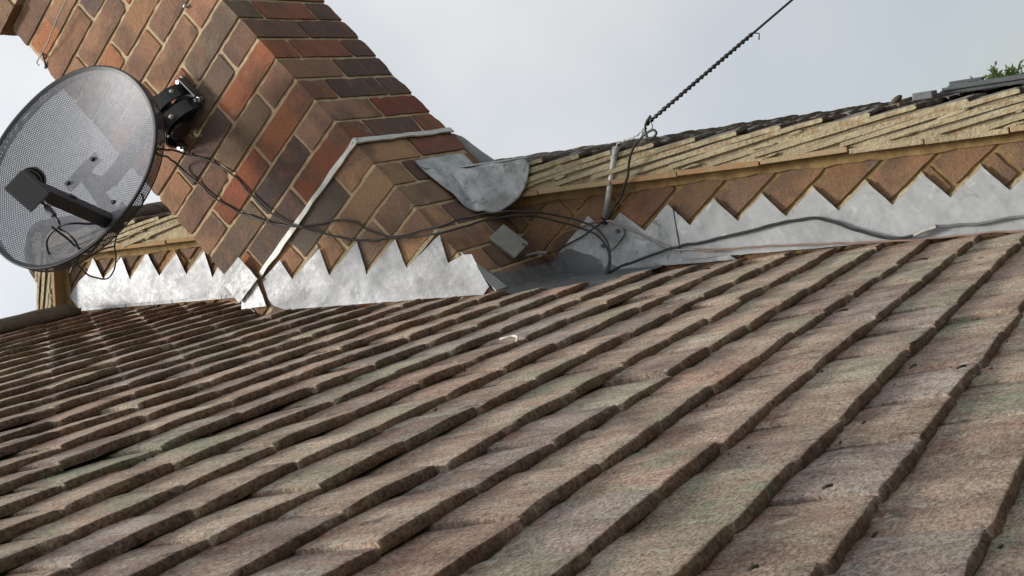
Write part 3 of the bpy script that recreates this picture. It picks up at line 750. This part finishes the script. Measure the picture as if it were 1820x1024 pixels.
for k, (r_, z_, d_) in enumerate(((.023, .026, .03), (.026, .043, .01), (.023, .054, .014), (.028, .068, .016))):
    bmesh.ops.create_cone(bm, cap_ends=True, segments=24, radius1=r_, radius2=r_, depth=d_, matrix=basis(LXv, LYv, LZ, lc + LZ * z_ + LYv * -.012))
bmo('feed_horn', bm, M_black, lnb)
bm = bmesh.new(); ldir = (dp(0, -.31, .262) - lc).normalized()
cb = lc + LYv * (.035 if (LYv.dot(DY) < 0) else -.035)
cdir = (-DY * .9 - DN * .2).normalized()
tube(bm, [cb - cdir * .002, cb + cdir * .016], .0055, 10); bmo('connector', bm, M_silver, lnb)
bm = bmesh.new(); tube(bm, [cb + cdir * .014, cb + cdir * .02, cb + cdir * .045, cb + cdir * .05], [.005, .0075, .0065, .004], 10); bmo('connector_boot', bm, M_black, lnb)
# wall mount
wf = [((323, 146), (354, 178)), ((294, 236), (325, 262))]
for (a, b) in wf:
    A, B = aty(*a, -.008), aty(*b, -.008); e = (B - A).normalized(); sd_ = e.cross(V((0, -1, 0)))
    bm = bmesh.new(); box(bm, basis(e, sd_, V((0, -1, 0)) if sd_.cross(e).y < 0 else V((0, -1, 0)), (A + B) / 2), (B - A).length + .024, .03, .005, .002)
    box(bm, basis(e, sd_, V((0, -1, 0)), (A + B) / 2 + V((0, -.012, 0)) - sd_ * .013), (B - A).length, .004, .026, .001)
    o = bmo('mount_foot', bm, M_dgrey, sd)
    for q in (A, B):
        bm = bmesh.new(); bmesh.ops.create_cone(bm, cap_ends=True, segments=12, radius1=.0085, radius2=.0085, depth=.004, matrix=basis(V((1, 0, 0)), V((0, 0, 1)), V((0, -1, 0)), q + V((0, -.004, 0))))
        bmesh.ops.create_cone(bm, cap_ends=True, segments=6, radius1=.006, radius2=.0055, depth=.012, matrix=basis(V((1, 0, 0)), V((0, 0, 1)), V((0, -1, 0)), q + V((0, -.011, 0)))); bmo('bolt', bm, M_silver, o)
MC = (aty(339, 162, 0) + aty(310, 249, 0)) / 2
bm = bmesh.new()                                      # curved clamp straps round a short upright tube
for dz in (.026, -.026):
    prev = None
    for i in range(17):
        a = math.pi * (i / 16) - math.pi; c_, s_ = math.cos(a), math.sin(a)
        q = [bm.verts.new(MC + V((c_ * r_ * 1.1, s_ * r_ * 1.15 - .012, dz + z_))) for r_, z_ in ((.066, .018), (.066, -.018), (.061, -.018), (.061, .018))]
        if prev:
            for k in range(4): bm.faces.new((prev[k], prev[(k + 1) % 4], q[(k + 1) % 4], q[k]))
        else: bm.faces.new(q)
        prev = q
    bm.faces.new(prev[::-1])
box(bm, Matrix.Translation(MC + V((0, -.01, 0))), .15, .006, .07, .002)
bmo('mount_clamp', bm, M_black, sd)
bm = bmesh.new(); tube(bm, [MC + V((0, -.05, -.055)), MC + V((0, -.05, .055))], .03, 16); tube(bm, smooth_path([MC + V((0, -.05, 0)), MC + V((-.03, -.12, -.01)), dp(.02, .0, -.14), dp(0, -.02, -.07)], 5), .02, 12); bmo('mount_tube', bm, M_black, sd)
for q in (MC + V((.058, -.052, .03)), MC + V((.03, -.085, -.03))):
    bm = bmesh.new(); bmesh.ops.create_icosphere(bm, subdivisions=2, radius=.007, matrix=Matrix.Translation(q)); bmo('bolt', bm, M_galv, sd, True)

# ---------------------------------------------------------------- junction box on the chimney's shaded side
jx = Matrix(((.1216, .447, .8862), (.1352, .8771, -.4609), (-.9833, .1758, .0462)))
BM = jx.to_4x4(); BM.translation = V((.0257, .1936, -.8533))
jb = thing('junction_box', 'small grey plastic junction box hanging askew on shaded chimney side', 'junction box', BM.translation)
bm = bmesh.new(); box(bm, BM @ Matrix.Translation((0, 0, -.0225)), .0815 - .006, .0645 - .006, .012 + .02, .003); bmo('box_base', bm, plain('aged grey plastic', (.2, .2, .15), .6, grain=.3), jb)
bm = bmesh.new(); box(bm, BM @ Matrix.Translation((0, 0, -.0065)), .0815, .0645, .013, .004); bmo('box_lid', bm, M_grey, jb)
bm = bmesh.new(); tube(bm, smooth_path([BM @ V((.03, .012, .002)), BM @ V((.036, .018, .004)), BM @ V((.043, .012, 0)), BM @ V((.05, .02, -.008))], 5), .0012, 6); bmo('lid_wire', bm, M_cable, jb)
bm = bmesh.new(); tube(bm, smooth_path([BM @ V((.03, .03, -.02)), aty(925, 457, .24), aty(940, 453, .27), aty(955, 450, .29), aty(972, 449, .3)], 5), .0042, 8); bmo('cable_tail', bm, M_gcable, jb)

# ---------------------------------------------------------------- metal stay post with its foot on the lead
mp = thing('cable_post', 'short galvanised metal post on round foot fixed to the grey lead', 'post', aty(1074, 392, .31))
bm = bmesh.new(); tube(bm, [aty(1073, 398, .309), aty(1081, 352, .298), aty(1094, 262, .272)], .0078, 14); bmo('post_tube', bm, M_galv, mp, True)
bm = bmesh.new(); tube(bm, [aty(1073, 397, .309), aty(1075, 386, .307)], .0095, 12); bmo('cable_tie', bm, M_black, mp)
pc = aty(1086, 418, YW - .016)
bm = bmesh.new()
vs = [bm.verts.new(aty(u, v, YW - .016)) for u, v in ((1060, 400), (1072, 391), (1092, 396), (1108, 404), (1110, 416), (1096, 436), (1080, 449), (1070, 446), (1062, 425))]
f = bm.faces.new(vs); r = bmesh.ops.extrude_face_region(bm, geom=[f]); bmesh.ops.translate(bm, vec=(0, -.0025, 0), verts=[q for q in r['geom'] if isinstance(q, bmesh.types.BMVert)])
bmo('foot_plate', bm, mat_scuffed(.72), mp)
for u, v in ((1097, 411), (1071, 437)):
    bm = bmesh.new(); bmesh.ops.create_cone(bm, cap_ends=True, segments=10, radius1=.0052, radius2=.0045, depth=.005, matrix=basis(V((1, 0, 0)), V((0, 0, 1)), V((0, -1, 0)), aty(u, v, YW - .0235))); bmo('screw', bm, M_dgrey, mp)

# ---------------------------------------------------------------- cables
def P(*a): return [aty(u, v, y) for u, v, y in a]
hub = aty(1148, 222, .22)
far = aty(1410, -2, .50); far = hub + (far - hub) * 1.0; wire_end = hub + (far - hub) * 26
ohw = thing('overhead_cable', 'thick black overhead line with twisted grip rising towards the sky', 'cable', hub)
L0 = (far - hub).length
bm = bmesh.new()
path = [hub + (wire_end - hub) * t + V((0, 0, -1)) * 0 for t in [i / 60 for i in range(61)]]
tube(bm, path, .003, 8); bmo('line', bm, M_cable, ohw, True)
u_ = (far - hub).normalized(); s1 = u_.orthogonal().normalized(); s2 = u_.cross(s1); gl = (aty(1340, 64, .43) - hub).length
for ph in (0, math.pi):
    bm = bmesh.new(); N2 = 220
    tube(bm, [hub + u_ * (gl * i / N2) + (s1 * math.cos(i / N2 * 2 * math.pi * 13 + ph) + s2 * math.sin(i / N2 * 2 * math.pi * 13 + ph)) * (.0038 + .0012 * noise.noise(V((i * .09, ph, 0)))) for i in range(N2 + 1)], .0019, 6); bmo('grip_strand', bm, M_cable, ohw, True)
ge = hub + u_ * gl
bm = bmesh.new(); tube(bm, [ge, ge + u_ * .008 + UP * -.006 + RT * .008, aty(1349, 71, .43)], .0016, 6); bmo('grip_tail', bm, M_cable, ohw)
bm = bmesh.new(); hp = smooth_path(P((1148, 222, .22), (1140, 234, .235), (1126, 244, .25), (1110, 250, .265), (1098, 255, .27), (1094, 266, .27)), 10)
tube(bm, hp, .0014, 6)
e2 = []
for i, q in enumerate(hp):
    e2.append(q + (s1 * math.cos(i * 1.1) + s2 * math.sin(i * 1.1)) * (.0028 if i < 42 else .001))
tube(bm, e2, .0012, 6); bmo('stay_wire', bm, M_galv, ohw, True)
for wp in (((1150, 228, .225), (1140, 243, .24), (1134, 256, .25), (1143, 259, .24), (1150, 247, .23), (1143, 236, .23)), ((1094, 258, .27), (1087, 264, .268), (1088, 274, .27), (1097, 272, .268), (1104, 262, .262), (1116, 255, .255)), ((1152, 212, .22), (1159, 222, .215), (1156, 232, .215), (1146, 240, .225))):
    cable('loose_strand', P(*wp), .0011, M_cable, ohw)
tag(cable('drop_cable', P((1156, 205, .22), (1149, 218, .218), (1147, 232, .215), (1152, 246, .212), (1162, 244, .21), (1166, 236, .21), (1160, 231, .212), (1150, 236, .215), (1140, 245, .22), (1128, 258, .235), (1121, 280, .25), (1116, 310, .265), (1108, 338, .28), (1096, 362, .29), (1086, 380, .296), (1078, 391, .297)), .003, M_cable),
    'black cable looping down from the overhead line behind the metal post', 'cable')
tag(cable('coax_cable', P((262, 262, -.3), (285, 265, -.16), (310, 268, -.05), (330, 273, -.012), (375, 287, -.006), (410, 309, -.006), (440, 340, -.006), (475, 375, -.007), (510, 395, -.013), (532, 402, -.016), (572, 398, -.008), (600, 391, -.006), (628, 394, -.006), (655, 408, -.007), (680, 418, -.008), (702, 421, -.008), (730, 414, -.01), (780, 402, -.016), (830, 388, .04), (880, 378, .12), (930, 376, .19), (985, 382, .25), (1043, 398, .285), (1072, 419, .28), (1084, 450, .26), (1081, 480, .24), (1066, 503, .215), (1050, 509, .2), (1030, 516, .16)), .0026, M_cable),
    'black coax cable sagging highest across the chimney bricks and round into a loop', 'cable', None)
tag(cable('coax_cable', P((262, 276, -.3), (285, 275, -.16), (312, 289, -.03), (345, 320, -.007), (380, 350, -.006), (420, 375, -.006), (470, 393, -.007), (505, 399, -.01), (535, 404, -.014), (580, 416, -.009), (620, 425, -.007), (660, 427, -.007), (700, 422, -.014), (740, 420, -.012), (783, 414, -.016), (832, 401, .04), (882, 388, .115), (930, 383, .18), (958, 386, .22), (1013, 399, .265), (1058, 417, .285), (1077, 438, .275), (1083, 462, .26), (1074, 492, .235), (1060, 507, .21), (1040, 513, .18)), .0026, M_cable),
    'black coax cable sagging lower across the chimney bricks below its twin', 'cable', None)
tag(cable('brown_wire', P((970, 449, .3), (983, 427, .31), (1013, 410, .315), (1043, 400, .31), (1062, 394, .304), (1072, 391, .298)), .0024, M_bcable), 'brown wire from junction box up to the metal post', 'cable')
tag(cable('black_wire', P((972, 451, .3), (990, 444, .312), (1013, 432, .314), (1043, 415, .31), (1062, 402, .303), (1072, 392, .299)), .0022, M_cable), 'thin black wire below the brown one from junction box to post', 'cable')
r1 = lambda u, v, h=.006: roof_at(u, v, h)
tag(cable('grey_cable', P((1078, 393, .297), (1092, 396, .3), (1130, 413, .312), (1165, 430, .312), (1195, 441, .307)) + [aty(1230, 445, .300), aty(1275, 446, .297)], .003, M_gcable), 'grey cable curving from the post foot down the lead', 'cable')
tag(cable('pink_cable', [aty(1232, 444, .292), aty(1275, 444, .290)] + [aty(u, v, .288) for u, v in ((1330, 440), (1400, 436), (1470, 434), (1560, 430), (1640, 425), (1700, 419), (1760, 414), (1830, 409), (1900, 402))], .0023, plain('dull pink cable', (.23, .145, .11), .55)), 'dull pink brown cable lying along the top edge of the tiles', 'cable')
bc = tag(cable('black_lead_cable', P((1030, 512, .2), (1060, 497, .23), (1090, 480, .262), (1130, 465, .296), (1170, 449, .303), (1210, 437, .306), (1260, 428, .308), (1340, 408, .308), (1396, 395, .308), (1444, 388, .308), (1470, 391, .308), (1518, 407, .306), (1563, 420, .302), (1600, 424, .298), (1628, 417, .299)), .0034, M_cable), 'black cable crossing the right hand lead to a crimped metal joint', 'cable')
bm = bmesh.new(); tube(bm, P((1624, 419, .298), (1640, 411, .299), (1664, 403, .300)), [.0052, .0062, .0055], 10); bmo('cable_joint', bm, M_galv, bc)
tag(cable('grey_lead_cable', P((1658, 405, .3), (1672, 402, .301), (1704, 400, .303), (1748, 397, .304), (1785, 388, .305), (1830, 383, .305), (1900, 378, .305)), .0034, plain('dark grey cable', (.12, .125, .125), .5)), 'dark grey cable leaving the crimped joint towards the right edge', 'cable')
# dish lead: from the LNB down in a loose figure of eight
ce = cb + cdir * .048
dl = lambda u, v, y: aty(u, v, y)
tag(cable('dish_cable', [ce, ce + cdir * .02, dl(104, 405, -.45), dl(130, 424, -.44), dl(141, 445, -.43), dl(137, 462, -.42), dl(118, 470, -.42), dl(98, 464, -.43), dl(84, 444, -.44), dl(86, 420, -.45), dl(104, 404, -.45), dl(130, 397, -.44), dl(165, 398, -.40), dl(193, 401, -.37), dl(186, 412, -.37), dl(176, 432, -.37), dl(160, 447, -.38), dl(140, 440, -.41), dl(110, 417, -.46), dl(92, 403, -.48)], .0027, M_cable), 'black dish cable hanging in loops below the receiver', 'cable')
tag(cable('loose_cable', [dl(252, 345, -.27), dl(254, 352, -.28), dl(250, 366, -.28), dl(238, 378, -.29), dl(215, 400, -.30)] + [dl(204, 437, -.30), dl(207, 460, -.30), dl(202, 482, -.30), dl(186, 495, -.30), dl(162, 492, -.31), dl(144, 477, -.32), dl(134, 466, -.33)], .0022, M_cable), 'thin black cable dropping from the dish rim in a big round loop', 'cable')
tag(cable('cut_cable', [dl(203, 438, -.31), dl(185, 443, -.32), dl(165, 452, -.33), dl(145, 466, -.34), dl(134, 475, -.345), dl(125, 486, -.35), dl(131, 470, -.35), dl(138, 458, -.35)], .0024, plain('cable with bare end', (.12, .1, .09), .5)), 'short cable with stripped pale end crossing under the dish', 'cable')
tag(cable('hanging_wire', [aty(128, -25, -.034), aty(118, 0, -.032), aty(100, 38, -.03), aty(86, 70, -.026), aty(76, 92, -.018), aty(67, 106, -.012), aty(65, 112, -.01), aty(69, 116, -.01)], .0016, M_gcable), 'thin grey wire hanging down upper left chimney face', 'wire')
tag(cable('hook', [aty(66, 86, .01), aty(73, 91, .002), aty(78, 103, -.004), aty(81, 119, .0), aty(79, 121, .02)], .0026, M_cable), 'dark bent hook at the broken chimney corner brick', 'hook')
bm = bmesh.new(); bmesh.ops.create_icosphere(bm, subdivisions=2, radius=.006, matrix=Matrix.Translation(aty(329, 11, -.004))); tag(bmo('wall_plug', bm, M_galv, None, True), 'small round metal plug in upper chimney joint', 'plug')

# ---------------------------------------------------------------- small things on the roofs
cl = [roof_at(u, v, h) for u, v, h in ((889, 603, .001), (900, 600, .003), (911, 597.5, .004), (918, 598, .004), (920, 602, .001), (918, 606, -.004))]
bm = bmesh.new(); tube(bm, smooth_path(cl, 4), .0022, 8); tag(bmo('plastic_clip', bm, M_white, None, True), 'small white bent plastic strip on a tile tail mid roof', 'clip')
pn = thing('roof_panel', 'dark grey framed flat panel lying on the main roof edge', 'panel', (1.4, .9, -1.75))
E = V((1, 0, -VS)) / VL; N = V((VS, 0, 1)) / VL; EYv = N.cross(E)
def mrp(x, y, h): return V((x, y, ZA + .116 - VS * (x - AX))) + N * h
bm = bmesh.new(); box(bm, basis(E, EYv, N, mrp(.9 + .74, .91, .007)), 1.9, .68, .01, .002); bmo('panel_sheet', bm, M_panel, pn)
for y, h, wd in ((.575, .0155, .03), (.66, .019, .02)):
    bm = bmesh.new(); box(bm, basis(E, EYv, N, mrp(.905 + .74, y, h)), 1.9, wd, .007, .0015); bmo('frame_rail', bm, M_panel, pn)
bm = bmesh.new(); box(bm, basis(E, EYv, N, mrp(.878, .56, .0085)), .045, .07, .017, .003); bmo('end_block', bm, plain('lead grey block', (.16, .165, .17), .5, grain=.4), pn)
bm = bmesh.new(); box(bm, basis(E, EYv, N, mrp(.93, .75, .0265)), .075, .05, .008, .0015); bmo('top_rail', bm, M_panel, pn)
bm = bmesh.new(); bmesh.ops.create_icosphere(bm, subdivisions=3, radius=.016, matrix=Matrix.Translation(mrp(.8116, .6532, .004)) @ Matrix.Diagonal((1.3, 1, .55, 1)))
for q in bm.verts: q.co += V((1, 1, .6)) * nv(q.co, 60) * .003
tag(bmo('stone', bm, M_ridge, None, True), 'grey lump of stone on the main roof skyline', 'stone')
pb = mrp(.94, 1.371, .0)
pl = thing('weed', 'small green narrow leaved weed growing above the roof panel', 'plant', pb)
random.seed(5)
st_bm = bmesh.new(); lv = bmesh.new()
zs = proj(pb)[2] / FPX; pb0 = pb.copy()
for k in range(60):
    pb = pb0 + RT * random.uniform(-30, 34) * zs + UP * random.uniform(-3, 3) * zs
    d = (-RT * random.uniform(-1, 1.3) + UP * random.uniform(.15, 1) * .75 + FW * random.uniform(-.6, .6)); ln_ = random.uniform(12, 40) * zs
    tip = pb + d.normalized() * ln_; tube(st_bm, [pb, pb.lerp(tip, .5) + UP * zs * 2, tip], .6 * zs, 5)
    for q in range(7):
        b = pb.lerp(tip, random.uniform(.35, 1)); ld = (d.normalized() * .6 + V((random.gauss(0, 1), random.gauss(0, 1), random.gauss(0, 1))) * .55).normalized(); sd2 = ld.cross(FW + V((0, 0, random.uniform(-.5, .5)))).normalized()
        L = random.uniform(8, 16) * zs; wd = random.uniform(1.3, 2.4) * zs
        lv.faces.new([lv.verts.new(x) for x in (b, b + ld * L * .4 + sd2 * wd, b + ld * L, b + ld * L * .4 - sd2 * wd)])
bmo('stems', st_bm, M_leaf, pl); bmo('leaves', lv, M_leaf, pl)
# twigs and crumbs of moss caught between the tiles
twigs = [(1617, 612, 1632, 606), (1700, 655, 1716, 650), (1615, 655, 1628, 648), (1485, 555, 1506, 550), (1240, 480, 1262, 477), (1625, 463, 1648, 460), (1462, 868, 1478, 862), (1730, 670, 1742, 664), (1330, 1012, 1346, 1006)]
TWL = ['dark twig nearest the right edge, upper one of a close pair', 'lone dark twig farthest right of all on the pale tiles', 'dark twig lying just below another on the same right hand tile', 'dark twig on the tiles halfway up the right side of the roof', 'dark twig close under the metal post at the top of the tiles', 'dark twig just below the pink cable near the crimped joint', 'dark twig low on the roof beside a deep tile edge', 'short dark twig below the farthest right twig', 'dark twig lying nearest to the bottom edge of the picture']
for k, (a, b, c_, d) in enumerate(twigs):
    bm = bmesh.new(); tube(bm, smooth_path([roof_at(a, b, .002), roof_at((a + c_) / 2, (b + d) / 2 - 1, .004), roof_at(c_, d, .001)], 4), .0016, 6)
    tag(bmo('twig', bm, M_moss), TWL[k], 'twig', 'twigs on the tiles')
random.seed(9)
cb_ = bmesh.new()
for k in range(110):
    i = random.randint(-8, 4); y = random.uniform(-1.6, .28); s = .925 + .1 * i + SK * (y - .3) + abs(random.gauss(0, .012)) + .004
    r_ = random.uniform(.0009, .0024); bmesh.ops.create_icosphere(cb_, subdivisions=1, radius=r_, matrix=Matrix.Translation(roofp(s, y, -.0135 + r_ * .4)) @ Matrix.Rotation(random.random() * 3, 4, 'Z') @ Matrix.Diagonal((1.8, 1, .7, 1)))
o = bmo('moss_crumbs', cb_, M_moss, lr); o['kind'] = 'stuff'
